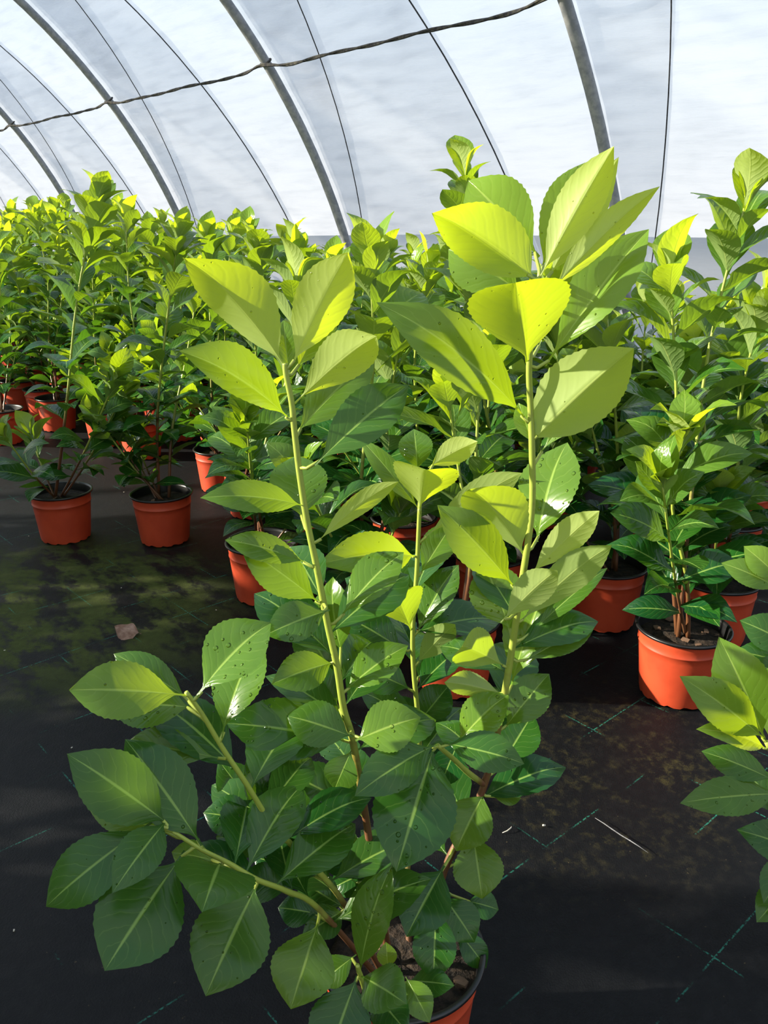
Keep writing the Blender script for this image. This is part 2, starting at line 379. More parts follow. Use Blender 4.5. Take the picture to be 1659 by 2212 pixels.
# ------------------------------------------------------------------ leaves
PROF = [(0, .045), (.05, .035), (.09, .045), (.14, .18), (.22, .46), (.32, .73), (.44, .93), (.56, 1.0), (.67, .95), (.77, .79), (.86, .54), (.93, .28), (.975, .10), (1, .0)]
def prof(v, p=0.0):
    v2 = v**(1+p)
    for (a, x), (b, y) in zip(PROF, PROF[1:]):
        if v2 <= b:
            t = (v2-a)/(b-a); return x + (y-x)*t
    return 0.0
def leaf_mesh(name, L, W, bend=.08, fold=.2, tip=0.0, twist=0.0, wave=0.0, rows=20, half=6, serr=0.0, quilt=0.0, pshape=0.0, seed=0):
    r = random.Random(seed); ph = r.random()*6
    vs_, fs, uv = [], [], []
    nc = 2*half+1
    for j in range(rows+1):
        v = j/rows
        if rows < 12: v = v**.9
        w = W*.5*prof(v, pshape)
        if serr and .2 < v < .97: w *= 1 + serr*((j % 2)*2-1)
        for i in range(nc):
            q = (i-half)/half
            x = q*w
            y = L*v
            z = bend*L*4*v*(1-v) - tip*L*max(0, v-.65)**2*6
            z += fold*abs(x)*(1-.35*abs(q))
            z += wave*W*math.sin(v*11+ph+(0 if q < 0 else 1.7))*q*q*min(1, v*4)*(1-v*.6)
            if quilt: z += quilt*W*(.5+.5*math.cos(2*PI*(v*10-2.6*abs(q)**1.15)))*(1-abs(q))*min(1, max(0, v-.12)*8)
            if twist:
                a = twist*(v-.3); x, z2 = x*math.cos(a) - (z)*math.sin(a)*0 , z + x*math.sin(a); z = z2
            vs_.append((x, y, z)); uv.append((.5+.5*q, v))
    for j in range(rows):
        for i in range(nc-1): a = j*nc+i; fs.append((a, a+1, a+nc+1, a+nc))
    return mesh(name, vs_, fs, uv)
def frame(B, d, n, s=1.0):
    y = d.normalized(); z = (n - y*n.dot(y)).normalized(); x = y.cross(z)
    return Matrix(((x.x*s, y.x*s, z.x*s, B.x), (x.y*s, y.y*s, z.y*s, B.y), (x.z*s, y.z*s, z.z*s, B.z), (0, 0, 0, 1)))
BG_LEAVES = []
for i in range(10):
    r = random.Random(100+i)
    BG_LEAVES.append(leaf_mesh('laurel_leaf_shape', 1.0, r.uniform(.46, .60), bend=r.uniform(.02, .12), fold=r.uniform(.1, .5), tip=r.uniform(-.05, .25),
        twist=r.uniform(-.5, .5), wave=r.uniform(0, .07), rows=8, half=2, pshape=r.uniform(-.15, .25), seed=i))
for m in BG_LEAVES: m.materials.append(M_leaf)

# ------------------------------------------------------------------ pots
POT_R, POT_RB, POT_H = .0935, .0745, .155
def revolve(profile, n=40, notch=None):
    vs_, fs = [], []
    for j, (r, z) in enumerate(profile):
        for k in range(n):
            a = 2*PI*k/n; zz = z
            if notch and j == 0: zz = notch(a)
            vs_.append((r*math.cos(a), r*math.sin(a), zz))
    for j in range(len(profile)-1):
        for k in range(n): k2 = (k+1) % n; fs.append((j*n+k, j*n+k2, (j+1)*n+k2, (j+1)*n+k))
    return vs_, fs
def pot_meshes():
    n = 72
    def notch(a):
        q = (a/(2*PI)*13) % 1.0
        return .0036 if q < .28 else (.0016 if q < .45 else 0.0)
    rr = lambda z: POT_RB + (POT_R-.003-POT_RB)*z/POT_H
    pr = [(rr(0)-.001, 0), (rr(.012), .012), (rr(.05), .05), (rr(.105), .105), (rr(.118)-.0002, .118), (rr(.119)+.0014, .1195), (rr(.121)+.0014, .121), (rr(.1225), .1225), (rr(.135), .135), (rr(POT_H-.004), POT_H-.004)]
    v, f = revolve(pr, n, notch); body = mesh('pot_body', v, f); body.materials.append(M_pot)
    # black inside and rolled rim
    pr = [(rr(POT_H-.005)-.001, POT_H-.0060), (POT_R+.0022, POT_H-.0058), (POT_R+.0032, POT_H-.002), (POT_R+.0020, POT_H), (POT_R-.0030, POT_H), (POT_R-.0045, POT_H-.006), (rr(.08)-.0035, .08), (rr(.02)-.0035, .02), (.001, .02)]
    v, f = revolve(pr, 72); rim = mesh('pot_rim', v, f); rim.materials.append(M_rim)
    r = random.Random(3); vs_, fs = [(0, 0, .132)], []
    for j in range(1, 8):
        for k in range(28):
            a = 2*PI*k/28; q = (POT_R-.006)*j/7; vs_.append((q*math.cos(a), q*math.sin(a), .131 + (.006*(r.random()-.5) if j < 7 else -.003) + .006*(1-j/7)))
    for k in range(28): fs.append((0, 1+k, 1+(k+1) % 28))
    for j in range(6):
        for k in range(28): a = 1+j*28+k; b = 1+j*28+(k+1) % 28; fs.append((a, a+28, b+28, b))
    soil = mesh('pot_soil', vs_, fs); soil.materials.append(M_soil)
    return body, rim, soil
POT_BODY, POT_RIM, POT_SOIL = pot_meshes()
def chip_mesh(seed):
    r = random.Random(seed); vs_ = []
    for z in (-.15, .15):
        for x, y in ((-1, -.5), (-.2, -.62), (1, -.4), (.9, .45), (0, .6), (-.9, .5)): vs_.append((x*r.uniform(.7, 1), y*r.uniform(.7, 1), z*r.uniform(.6, 1.2)))
    fs = [(5, 4, 3, 2, 1, 0), (6, 7, 8, 9, 10, 11)] + [(i, (i+1) % 6, 6+(i+1) % 6, 6+i) for i in range(6)]
    return mesh('bark_chip', vs_, fs, smooth=False)
CHIPS = [chip_mesh(i) for i in range(4)]
for m in CHIPS: m.materials.append(M_chip)
def add_pot(root, r, chips=0):
    p = obj('pot', POT_BODY, None, root); p.rotation_euler = (0, 0, r.random()*6)
    obj('rim', POT_RIM, None, p)
    obj('soil', POT_SOIL, None, root).rotation_euler = (0, 0, r.random()*6)
    for i in range(chips):
        c = obj('bark_chip', CHIPS[i % 4], None, root); a = r.random()*6.28; q = .03+.05*r.random()
        c.location = (q*math.cos(a), q*math.sin(a), .137); c.rotation_euler = (r.uniform(-.4, .4), r.uniform(-.4, .4), r.random()*6); k = r.uniform(.006, .014); c.scale = (k, k, k)

# ------------------------------------------------------------------ block plants
def stem_obj(root, pts, r0, r1, brown, n=6):
    loc = [p - root.location for p in pts]; m = len(loc)
    rad = [r0 + (r1-r0)*(i/(m-1)) for i in range(m)]
    v, f, uv = tube_data(loc, rad, n); o = obj('stem', mesh('stem', v, f, uv), M_stem, root)
    o.color = (brown, 0, 0, 1); return o
def leafy_stem(root, stem, pts, r, start, dens, size, young=.35, az0=0.0, facing=None):
    """alternate leaves up a stem; pts are world points"""
    cum = [0.0]
    for a, b in zip(pts, pts[1:]): cum.append(cum[-1]+(b-a).length)
    tot = cum[-1]
    def sample(q):
        q = max(0, min(tot, q))
        for i in range(len(pts)-1):
            if q <= cum[i+1]:
                t = (q-cum[i])/max(1e-6, cum[i+1]-cum[i]); return pts[i].lerp(pts[i+1], t), (pts[i+1]-pts[i]).normalized()
        return pts[-1], (pts[-1]-pts[-2]).normalized()
    q = tot*start; az = az0
    while q < tot:
        f = q/tot
        p, tdir = sample(q)
        az += 2.4 + r.uniform(-.35, .35)
        h = Vector((math.cos(az), math.sin(az), 0))
        el = math.radians(8 + 34*f + 22*max(0, f-.8)*5*.6 + r.uniform(-16, 16))
        d = (h*math.cos(el) + tdir*math.sin(el)).normalized()
        n = (tdir*math.cos(el) - h*math.sin(el) + Vector((r.uniform(-.35, .35), r.uniform(-.35, .35), r.uniform(-.1, .2)))).normalized()
        L = size*(r.uniform(.8, 1.15))*(1.0 - .35*max(0, f-.86)/.14)*(.85 + .15*min(1, f*3))
        lf = bpy.data.objects.new('leaf', r.choice(BG_LEAVES)); col.objects.link(lf); lf.parent = stem
        lf.matrix_basis = frame(p - root.location, d, n, L)
        ag = max(0.0, min(1.0, (f-.45)*1.35 + r.uniform(-.2, .2))) * young/.35*.62
        lf.color = (min(1, ag), r.random(), r.uniform(0, 1), 1)
        q += dens*(r.uniform(.75, 1.25))*(1.0 if f < .85 else .55)
    # the growing tip: small upright leaves
    p, tdir = sample(tot)
    for i in range(3):
        az += 2.1; h = Vector((math.cos(az), math.sin(az), 0)); el = math.radians(r.uniform(55, 78))
        d = (h*math.cos(el)+tdir*math.sin(el)).normalized(); n = (tdir*math.cos(el)-h*math.sin(el)).normalized()
        lf = bpy.data.objects.new('leaf', r.choice(BG_LEAVES)); col.objects.link(lf); lf.parent = stem
        lf.matrix_basis = frame(p-root.location, d, n, size*r.uniform(.55, .9)); lf.color = (min(1, .62*young/.35+r.uniform(0, .2)), r.random(), .5, 1)
N_LABEL = 'leafy green laurel in a terracotta pot among the crowded block'
def plant(pos, tops, seed, label=None, group=None, dens=.026, size=.095, start=.18, chips=0, side=2, young=.35):
    """pos: world point of the pot base. tops: world points of the stem tips."""
    r = random.Random(seed)
    root = empty('potted_laurel', pos)
    tag(root, label or N_LABEL, 'potted plant', group or (None if label else 'laurels crowded in the block'))
    add_pot(root, r, chips)
    for ti, T in enumerate(tops):
        b = pos + Vector((r.uniform(-.02, .02), r.uniform(-.02, .02), .125))
        m1 = b.lerp(T, .35) + Vector((r.uniform(-.03, .03), r.uniform(-.02, .02), 0)); m2 = b.lerp(T, .7) + Vector((r.uniform(-.02, .02), r.uniform(-.02, .02), 0))
        pts = smooth_path([b, m1, m2, T], 4)
        st = stem_obj(root, pts, .0052, .0022, .38)
        leafy_stem(root, st, pts, r, start, dens, size, young, r.random()*6)
    for i in range(side):
        b = pos + Vector((r.uniform(-.015, .015), r.uniform(-.015, .015), .125)); a = r.random()*6.28; ln = r.uniform(.18, .52)
        T = b + Vector((math.cos(a)*ln*.55, math.sin(a)*ln*.55, ln*.8))
        pts = smooth_path([b, b.lerp(T, .5)+Vector((0, 0, -.015)), T], 4)
        st = stem_obj(root, pts, .004, .002, .45)
        leafy_stem(root, st, pts, r, .22, dens*1.1, size*.85, .2, r.random()*6)
    return root

# ------------------------------------------------------------------ plants that stand out in the block
def P(px, py, Y): return at(px, py, Y)
def gp(x, y): return Vector((x, y, 0))
EXPL = []
def named(pos, tops, seed, label, **kw):
    EXPL.append(pos); return plant(pos, tops, seed, label, **kw)
named(gp(-1.01, 2.49), [P(207, 440, 2.46)], 11, 'tall laurel standing forward on the green-stained matting, bare brown trunk above its pot', size=0.146, dens=.023, chips=3, start=.30, side=4)
named(gp(-.69, 2.47), [P(385, 515, 2.44), P(425, 640, 2.6)], 12, 'bushy laurel pot standing beside the bare-trunked laurel on the open matting', size=0.137, dens=.022, side=4, chips=2)
named(gp(-.32, 2.05), [P(572, 890, 2.05), P(640, 620, 2.2)], 13, 'front-row laurel with sunlit pot side just behind the large foreground laurel', size=0.156, side=3)
named(gp(-.05, 1.83), [P(800, 575, 1.83), P(860, 760, 1.9)], 14, 'front-row laurel whose pot shows between the main stems of the foreground laurel', size=0.163, side=3)
named(gp(.15, 1.60), [P(968, 860, 1.60), P(1035, 800, 1.7)], 15, 'laurel in the front row half hidden behind the thickest foreground leaves', size=0.156, side=0, start=.5)
named(gp(.62, 1.56), [P(1447, 612, 1.54), P(1608, 450, 1.60), P(1470, 960, 1.45)], 16, 'three-stemmed laurel in a bright sunlit terracotta pot with bark chips on its soil', size=0.149, dens=.026, chips=9, side=1, start=.22)
named(gp(.55, 1.90), [P(1312, 690, 1.92), P(1250, 830, 1.9)], 17, 'laurel in a shaded pot standing just behind the three-stemmed laurel', size=0.134, side=3)
named(gp(.38, 2.42), [P(1005, 385, 2.42)], 18, 'laurel whose top rises above all its neighbours before the white cloth', size=0.149, dens=.03, start=.3)
named(us(1.72, 2.92), [P(500, 520, 3.3), P(455, 600, 3.35)], 19, 'laurel with an upright sunlit pot in the gap beside the bushy laurel', size=0.134)
named(us(1.47, 4.02), [P(75, 470, 3.95), P(130, 540, 4.0)], 20, 'shaded laurel at the far corner of the open matting, pot catching a spot of sun', size=0.134)
named(us(1.18, 3.92), [P(-10, 520, 3.7)], 21, 'shaded laurel farthest forward beyond the open matting', size=0.134)
named(us(2.2, 1.01), [P(1560, 700, 2.2), P(1630, 760, 2.2)], 22, 'short laurel in a shaded pot against the cloth side, behind the three-stemmed laurel', size=0.134)
# ------------------------------------------------------------------ the rest of the block, pot by pot
SKY = [(-400, 470), (0, 470), (200, 450), (400, 480), (600, 500), (740, 545), (900, 540), (1000, 520), (1150, 560), (1250, 650), (1330, 680), (1450, 660), (1560, 650), (1659, 640), (2100, 640)]
def skyline(px):
    for (a, x), (b, y) in zip(SKY, SKY[1:]):
        if a <= px <= b: return x + (y-x)*(px-a)/(b-a)
    return 560
def pix(p):
    c, s = math.cos(PITCH), math.sin(PITCH); d = p - CAM
    z = d.y*c - d.z*s; y = d.y*s + d.z*c
    return (IMG_W/2 + FOC*d.x/z, IMG_H/2 - FOC*y/z, z) if z > .1 else (1e9, 0, z)
r = random.Random(77); count = 0
ROW_LABELS = ['leafy laurel in the block row edging the path', 'leafy laurel in the second row in from the path', 'leafy laurel in the third row in from the path',
              'leafy laurel in the third row out from the cloth wall', 'leafy laurel in the second row out from the cloth wall', 'leafy laurel in the row against the cloth wall']
rows = [1.16, 1.50, 1.84, 2.18, 2.52, 2.86]
for ri, u0 in enumerate(rows):
    s = -.5 + (ri % 2)*.16
    while s < 9.5:
        u, ss = u0 + r.uniform(-.05, .05), s + r.uniform(-.05, .05)
        s += .33
        if ri == 0 and (ss < 1.0 or 2.45 < ss < 4.1): continue
        if ri == 1 and ss < .55: continue
        pos = us(u, ss)
        if any((pos-e).length < .235 for e in EXPL): continue
        px, py, z = pix(pos + Vector((0, 0, .8)))
        if px < -320 or px > 1950: continue
        nst = 2 if r.random() < .6 else 1
        tops = []
        for i in range(nst):
            o = Vector((r.uniform(-.09, .09), r.uniform(-.09, .09), 0)); q = pos + o
            qx = pix(q + Vector((0, 0, .8)))[0]
            T = at(qx, skyline(qx) + (r.uniform(0, 70) if i == 0 else r.uniform(50, 200)), q.y)
            q.z = max(.55, min(1.12, T.z)); tops.append(q)
        far = z > 4.2
        lab = ROW_LABELS[ri] + (', twin-stemmed' if nst == 2 else ', single-stemmed'); grp = ROW_LABELS[ri] + (' with two stems' if nst == 2 else ' with one stem')
        plant(pos, tops, 1000+count, lab, grp, dens=.028 if far else .022, size=r.uniform(.145, .172), start=.30 if far else .10, side=2 if far else 4, young=.35)
        count += 1
print('block plants', count)
# out-of-view laurels added across the path, heights set to shade matting and lower leaves
r = random.Random(9)
for ri, u0 in enumerate((-.62, -.95)):
    s = -.1 + .16*ri
    while s < 4.3:
        pos = us(u0 + r.uniform(-.04, .04), s + r.uniform(-.04, .04)); s += .30
        sc = pos.dot(LV); h = (1.0 if sc < 1.75 else .70 if sc < 2.75 else 1.15) + r.uniform(-.05, .05)
        tops = [pos + Vector((r.uniform(-.12, .12), r.uniform(-.12, .12), h*q)) for q in (1.0, .94, .86)]
        plant(pos, tops, 3000+count, 'unseen leafy laurel added across the path for its shade', 'unseen laurels added for shade', dens=.024, size=.14, start=.2, side=2)
        count += 1

# ------------------------------------------------------------------ the large foreground laurel
FG_POS = gp(.02, .745)
fg = empty('potted_laurel', FG_POS)
tag(fg, 'large foreground laurel with broad wet leaves on several stems, alone on the black matting', 'potted plant')
add_pot(fg, random.Random(4), 6)
fg_pts = {}
def fg_stem(key, pts, r0, r1, brown, root=fg):
    w = smooth_path([at(*p) if not isinstance(p, Vector) else p for p in pts], 5)
    st = stem_obj(root, w, r0, r1, brown, 10); fg_pts[key] = (st, w); return st
base = FG_POS + Vector((0, 0, .125))
fg_stem('A', [base + Vector((-.012, 0, 0)), (822, 1960, .735), (806, 1870, .735), (786, 1740, .735), (762, 1600, .735), (742, 1530, .735), (728, 1440, .73), (708, 1350, .73), (684, 1225, .73), (664, 1130, .73), (648, 1030, .73), (636, 930, .73), (630, 870, .73), (618, 810, .73), (616, 785, .73)], .0044, .0024, .43)
fg_stem('B', [base + Vector((.02, .01, 0)), (960, 1880, .77), (1010, 1780, .78), (1046, 1695, .785), (1068, 1610, .785), (1088, 1510, .785), (1103, 1420, .785), (1115, 1340, .78), (1130, 1240, .78), (1142, 1160, .775), (1150, 1080, .775), (1149, 960, .77), (1146, 880, .77), (1143, 790, .765), (1152, 690, .76), (1165, 600, .755)], .0046, .0026, .42)
fg_stem('C', [base + Vector((.01, .02, 0)), (880, 1880, .82), (905, 1720, .85), (905, 1580, .86), (893, 1440, .86), (892, 1350, .86), (900, 1240, .86), (905, 1130, .86), (908, 1060, .86)], .0036, .0022, .2)
fg_stem('D', [base + Vector((-.02, -.012, 0)), (745, 1955, .70), (690, 1885, .68), (630, 1825, .665), (582, 1772, .655), (530, 1690, .645), (480, 1615, .64), (438, 1545, .635), (402, 1495, .63)], .0034, .0020, .38)
fg_stem('E', [base + Vector((-.022, -.02, 0)), (690, 1965, .665), (620, 1925, .63), (555, 1900, .61), (495, 1865, .60), (435, 1835, .59), (372, 1795, .585)], .0032, .0017, .45)
fg_stem('F', [at(1046, 1695, .785), (1010, 1668, .765), (980, 1640, .75), (945, 1610, .735)], .0036, .0024, .2)
fg_stem('G', [base + Vector((-.008, -.03, 0)), (800, 2150, .65), (778, 2105, .635), (772, 2085, .63)], .0036, .0022, .5)
def fg_leaf(key, bx, by, tx, ty, w, side=1, k=.35, dY=None, Y=None, age=.15, bend=.07, fold=.22, tip=.06, wet=.5, twist=0.0, root=None, wave=.03, pshape=0.0, kx=0.0, sp=0.0, seed=[0]):
    seed[0] += 1; r = random.Random(seed[0]*7)
    st, pts = fg_pts[key]; root = st.parent
    # the leaf grows from the stem: its depth is the stem's depth at that height
    if Y is None:
        q = min(pts, key=lambda p: (pix(p)[0]-bx)**2 + (pix(p)[1]-by)**2); Y = q.y
    B = at(bx, by, Y); z = (B-CAM).dot(Vector((0, math.cos(PITCH), -math.sin(PITCH))))
    if dY is None: dY = (.38 if side > 0 else -.38)*(by-ty)*z/FOC
    T = at(tx, ty, Y+dY); d = T-B; L = d.length; dn = d/L
    vw = CAM - (B+T)/2; n0 = (vw - dn*vw.dot(dn)).normalized(); up = Vector((0, 0, 1)) - dn*dn.z
    xp = Vector((1, 0, 0)) - dn*dn.x; hv = (SUN_DIR + vw.normalized()).normalized(); n = (n0*side + up*k + xp*kx + hv*sp).normalized()
    c = max(.3, abs(n.dot(n0)))
    W = min(w*z/FOC/c, L*.75)*1.04
    # petiole reaches back to the stem
    q = min(pts, key=lambda p: (p-B).length); gap = (q-B).length
    me = leaf_mesh('broad_leaf', L, W, bend, fold, tip, twist, wave, rows=36, half=7, serr=.018, quilt=0.0, pshape=pshape+r.uniform(-.1, .15), seed=seed[0])
    me.materials.append(M_leaf_wet)
    lf = obj('leaf', me, None, st); lf.matrix_basis = frame(B-root.location, d, n)
    lf.color = (max(0, min(1, age)), r.random(), wet, 1)
    if .003 < gap < .09:
        a = q - B; v, f, uv = tube_data([q-B, (q-B)*.5 + Vector((0, 0, -.002)), dn*.006], [.0020, .0017, .0016], 6)
        pt = obj('petiole', mesh('petiole', v, f, [(x, .95) for x, _ in uv]), M_stem, st, B-root.location); pt.color = (.3, 0, 0, 1)
    return lf
U, D_ = 1, -1
LEAVES = [
 # stem B, the bright crown
 ('B', 1166, 600, 1326, 314, 92, D_, dict(age=1, fold=.8, bend=.05, k=.2, dY=-.03)),
 ('B', 1185, 600, 1334, 342, 82, D_, dict(age=.9, fold=.5, k=.15, dY=.01, Y=.775)),
 ('B', 1168, 585, 1265, 345, 95, U, dict(age=.8, fold=.2, Y=.80, dY=.04)),
 ('B', 1150, 600, 930, 453, 128, D_, dict(age=.7, k=.45, fold=.6, bend=.08, dY=-.05, pshape=-.3)),
 ('B', 1165, 555, 1010, 386, 135, U, dict(age=.75, k=.2, Y=.79, dY=.03, fold=.15)),
 ('B', 1135, 640, 968, 535, 120, U, dict(age=.6, k=.4, Y=.785, dY=.03, fold=.2)),
 ('B', 1190, 630, 1422, 400, 62, D_, dict(age=.85, k=.5, fold=.6, dY=-.02)),
 ('B', 1178, 790, 1400, 490, 110, U, dict(age=.6, k=.6, fold=.5, bend=.04, dY=.0)),
 ('B', 1140, 785, 1112, 596, 195, D_, dict(age=.7, k=.1, fold=.45, bend=.03, dY=-.11, wave=.01)),
 ('B', 1135, 905, 830, 650, 112, U, dict(age=.45, k=.5, fold=.35, bend=.09, dY=-.06, tip=.1)),
 ('B', 1152, 950, 1372, 746, 150, D_, dict(age=.65, k=.3, fold=.6, bend=.05, dY=-.06, pshape=-.42)),
 ('B', 1162, 985, 1332, 790, 72, U, dict(age=.4, k=.5, fold=.4, Y=.785, dY=.02)),
 ('B', 1160, 1170, 1222, 952, 120, U, dict(age=.4, k=.1, sp=3, fold=.15, Y=.80, dY=.05, wet=1)),
 ('B', 1150, 960, 1120, 870, 45, U, dict(age=.6, k=.2)),
 ('B', 1160, 760, 1260, 480, 60, U, dict(age=.8, k=.2, Y=.79)),
 ('B', 1135, 1205, 1014, 1048, 112, D_, dict(age=.6, k=.1, kx=.5, fold=.45, dY=-.05)),
 ('B', 1112, 1270, 950, 1093, 98, U, dict(age=.5, k=.35, fold=.3, dY=-.02)),
 ('B', 1142, 1245, 1296, 1100, 66, D_, dict(age=.75, k=.3, fold=.3)),
 ('B', 1122, 1345, 1322, 1172, 74, D_, dict(age=.45, k=.5, fold=.2)),
 ('B', 1082, 1345, 1205, 1228, 72, D_, dict(age=.6, k=.4, fold=.3, Y=.75)),
 ('B', 1105, 1368, 1045, 1212, 112, U, dict(age=.45, k=.1, fold=.1, Y=.80, wet=1)),
 ('B', 1150, 1365, 1312, 1224, 46, U, dict(age=.2, k=.5, Y=.80)),
 ('B', 1092, 1440, 990, 1392, 88, D_, dict(age=.5, k=.3, fold=.5, dY=-.06)),
 ('B', 1102, 1490, 1195, 1240, 108, U, dict(age=.45, k=.15, sp=2, fold=.25, Y=.80, wet=1)),
 ('B', 1130, 1430, 1286, 1350, 62, U, dict(age=.3, k=.4)),
 ('B', 1088, 1575, 1186, 1455, 88, U, dict(age=.3, k=.2, wet=.9)),
 ('B', 1085, 1650, 1152, 1540, 90, U, dict(age=.05, k=.2, Y=.81)),
 ('B', 1090, 1500, 958, 1472, 52, D_, dict(age=.55, k=.3, fold=.7, wave=.08)),
 ('B', 988, 1605, 1098, 1498, 85, U, dict(age=.5, k=.2, wet=1, Y=.76, sp=2.5)),
 ('F', 958, 1605, 1132, 1648, 82, U, dict(age=.1, k=.4, wet=.8, dY=-.03)),
 ('B', 1000, 1580, 950, 1700, 66, U, dict(age=0, Y=.80)),
 ('B', 1046, 1712, 985, 1838, 118, U, dict(age=.35, k=.3, dY=-.04)),
 ('B', 1020, 1790, 1042, 1942, 145, U, dict(age=.35, k=.25, dY=-.05, wave=.05)),
 ('B', 1058, 1720, 1126, 1724, 36, U, dict(age=.4, k=.4)),
 # stem F and the big central leaves
 ('F', 938, 1612, 856, 1882, 168, U, dict(age=.08, k=.25, dY=-.09, fold=.12, wet=1, bend=.05)),
 ('F', 945, 1608, 768, 1716, 92, U, dict(age=.15, k=.4, dY=-.06, fold=.15, wet=.7, bend=.12, Y=.715)),
 # stem A
 ('A', 768, 1600, 908, 1548, 105, U, dict(age=.5, k=.2, sp=1.5, fold=.2, wet=.9, Y=.70)),
 ('A', 762, 1615, 722, 1706, 80, U, dict(age=.2, k=.3, fold=.2)),
 ('A', 762, 1592, 620, 1545, 96, U, dict(age=.2, k=.35, fold=.15, Y=.71)),
 ('A', 750, 1600, 487, 1560, 122, U, dict(age=.08, k=.3, fold=.15, wet=.9, dY=-.03)),
 ('A', 782, 1755, 612, 1665, 102, U, dict(age=.1, k=.3, fold=.1)),
 ('A', 798, 1835, 628, 1800, 94, U, dict(age=.2, k=.3, fold=.1)),
 ('A', 735, 1530, 648, 1445, 88, U, dict(age=.05, k=.2, Y=.77)),
 ('A', 722, 1430, 588, 1476, 82, U, dict(age=.3, k=.3, dY=-.04)),
 ('A', 712, 1318, 574, 1370, 84, U, dict(age=.2, k=.35, dY=-.03, wet=1, Y=.705)),
 ('A', 692, 1305, 524, 1182, 92, U, dict(age=.25, k=.4, dY=-.02)),
 ('A', 668, 1218, 488, 1164, 60, U, dict(age=.35, k=.5, dY=-.02)),
 ('A', 654, 1092, 435, 1072, 66, U, dict(age=.35, k=.5, dY=-.04, bend=.1)),
 ('A', 652, 1125, 640, 980, 128, U, dict(age=.3, k=.1, Y=.775, dY=.05, fold=.15, wet=.8)),
 ('A', 628, 908, 394, 753, 92, U, dict(age=.4, k=.9, fold=.65, dY=-.05)),
 ('A', 613, 790, 400, 549, 118, D_, dict(age=.7, k=.1, kx=.75, fold=.35, dY=-.04)),
 ('A', 636, 872, 818, 718, 98, D_, dict(age=.85, k=.35, fold=.4, dY=-.06)),
 ('A', 630, 790, 753, 540, 112, D_, dict(age=.95, k=.2, fold=.35, dY=-.03)),
 ('A', 640, 800, 722, 640, 74, U, dict(age=.75, k=.1, Y=.75, dY=.03)),
 ('A', 624, 810, 612, 690, 52, U, dict(age=.5, k=.1, Y=.75)),
 ('A', 680, 1005, 882, 828, 108, U, dict(age=.15, k=.45, fold=.25, Y=.72, dY=.03)),
 ('A', 640, 935, 810, 765, 98, U, dict(age=.4, k=.4, Y=.76, dY=.05)),
 ('A', 684, 1172, 862, 1034, 44, D_, dict(age=.7, k=.6)),
 ('A', 735, 1335, 870, 1190, 85, U, dict(age=.35, k=.2, wet=1, sp=2.5)),
 ('A', 738, 1410, 716, 1246, 80, U, dict(age=.3, k=.1, Y=.77, wet=1, sp=3)),
 ('A', 745, 1492, 880, 1392, 78, U, dict(age=.35, k=.2, wet=1, sp=2)),
 ('A', 730, 1470, 640, 1330, 90, U, dict(age=.1, k=.1, Y=.80)),
 # stem C
 ('C', 900, 1202, 690, 1216, 86, U, dict(age=.6, k=.5, fold=.4, bend=.1, dY=-.08)),
 ('C', 872, 1405, 745, 1330, 84, U, dict(age=.05, k=.3, wet=.9)),
 ('C', 890, 1365, 852, 1276, 106, D_, dict(age=.5, k=.1, fold=.3, dY=-.07)),
 ('C', 900, 1370, 988, 1218, 75, U, dict(age=.2, k=.1, wet=1, sp=2)),
 ('C', 898, 1435, 985, 1345, 56, D_, dict(age=.4, k=.3)),
 ('C', 898, 1470, 965, 1380, 88, U, dict(age=.05, k=.1, Y=.89)),
 ('C', 890, 1490, 775, 1440, 78, U, dict(age=.05, k=.2)),
 ('C', 905, 1105, 922, 1006, 132, D_, dict(age=.85, k=.1, fold=.5, dY=-.07)),
 ('C', 925, 1010, 1032, 952, 56, D_, dict(age=.95, k=.3, fold=.4)),
 ('C', 902, 1020, 894, 926, 74, U, dict(age=.3, k=.3, bend=.2, wet=1, Y=.90)),
 ('C', 905, 1100, 778, 946, 48, U, dict(age=.4, k=.3)),
 ('C', 912, 1165, 1128, 1016, 66, D_, dict(age=.55, k=.4, fold=.2)),
 ('C', 905, 1245, 978, 1130, 70, U, dict(age=.4, k=.2)),
 ('C', 900, 1300, 845, 1200, 82, U, dict(age=.1, k=.1, Y=.89)),
 ('C', 905, 1560, 970, 1480, 78, U, dict(age=.05, k=.1, Y=.90)),
 ('C', 905, 1600, 850, 1500, 78, U, dict(age=.05, k=.1, Y=.90)),
 ('C', 900, 1660, 985, 1580, 90, U, dict(age=.05, k=.1, Y=.90)),
 # stem D
 ('D', 403, 1502, 150, 1488, 118, U, dict(age=.5, k=.35, fold=.12, bend=.05, dY=-.03)),
 ('D', 418, 1528, 232, 1520, 100, U, dict(age=.3, k=.3, fold=.12, Y=.66, wet=.8)),
 ('D', 408, 1510, 245, 1410, 70, U, dict(age=.2, k=.3, Y=.67)),
 ('D', 425, 1505, 582, 1342, 120, U, dict(age=.35, k=.2, fold=.3, wet=1, dY=.04, sp=4)),
 ('D', 478, 1595, 560, 1382, 105, U, dict(age=.3, k=.2, fold=.2, wet=1, dY=.06, sp=3)),
 ('D', 484, 1640, 268, 1604, 84, U, dict(age=.3, k=.3, dY=.02)),
 ('D', 582, 1785, 575, 1625, 96, U, dict(age=.1, k=.1, Y=.68)),
 ('D', 578, 1788, 472, 1642, 86, U, dict(age=.1, k=.1, Y=.69, wet=.8)),
 ('D', 576, 1778, 545, 1604, 62, U, dict(age=.1, k=.6, Y=.68, wet=1)),
 ('D', 560, 1775, 438, 1755, 84, U, dict(age=.05, k=.2, Y=.67)),
 ('D', 618, 1815, 465, 1808, 84, U, dict(age=.15, k=.2, Y=.665)),
 ('D', 690, 1895, 548, 1850, 108, U, dict(age=.02, k=.2, Y=.685, wet=.8)),
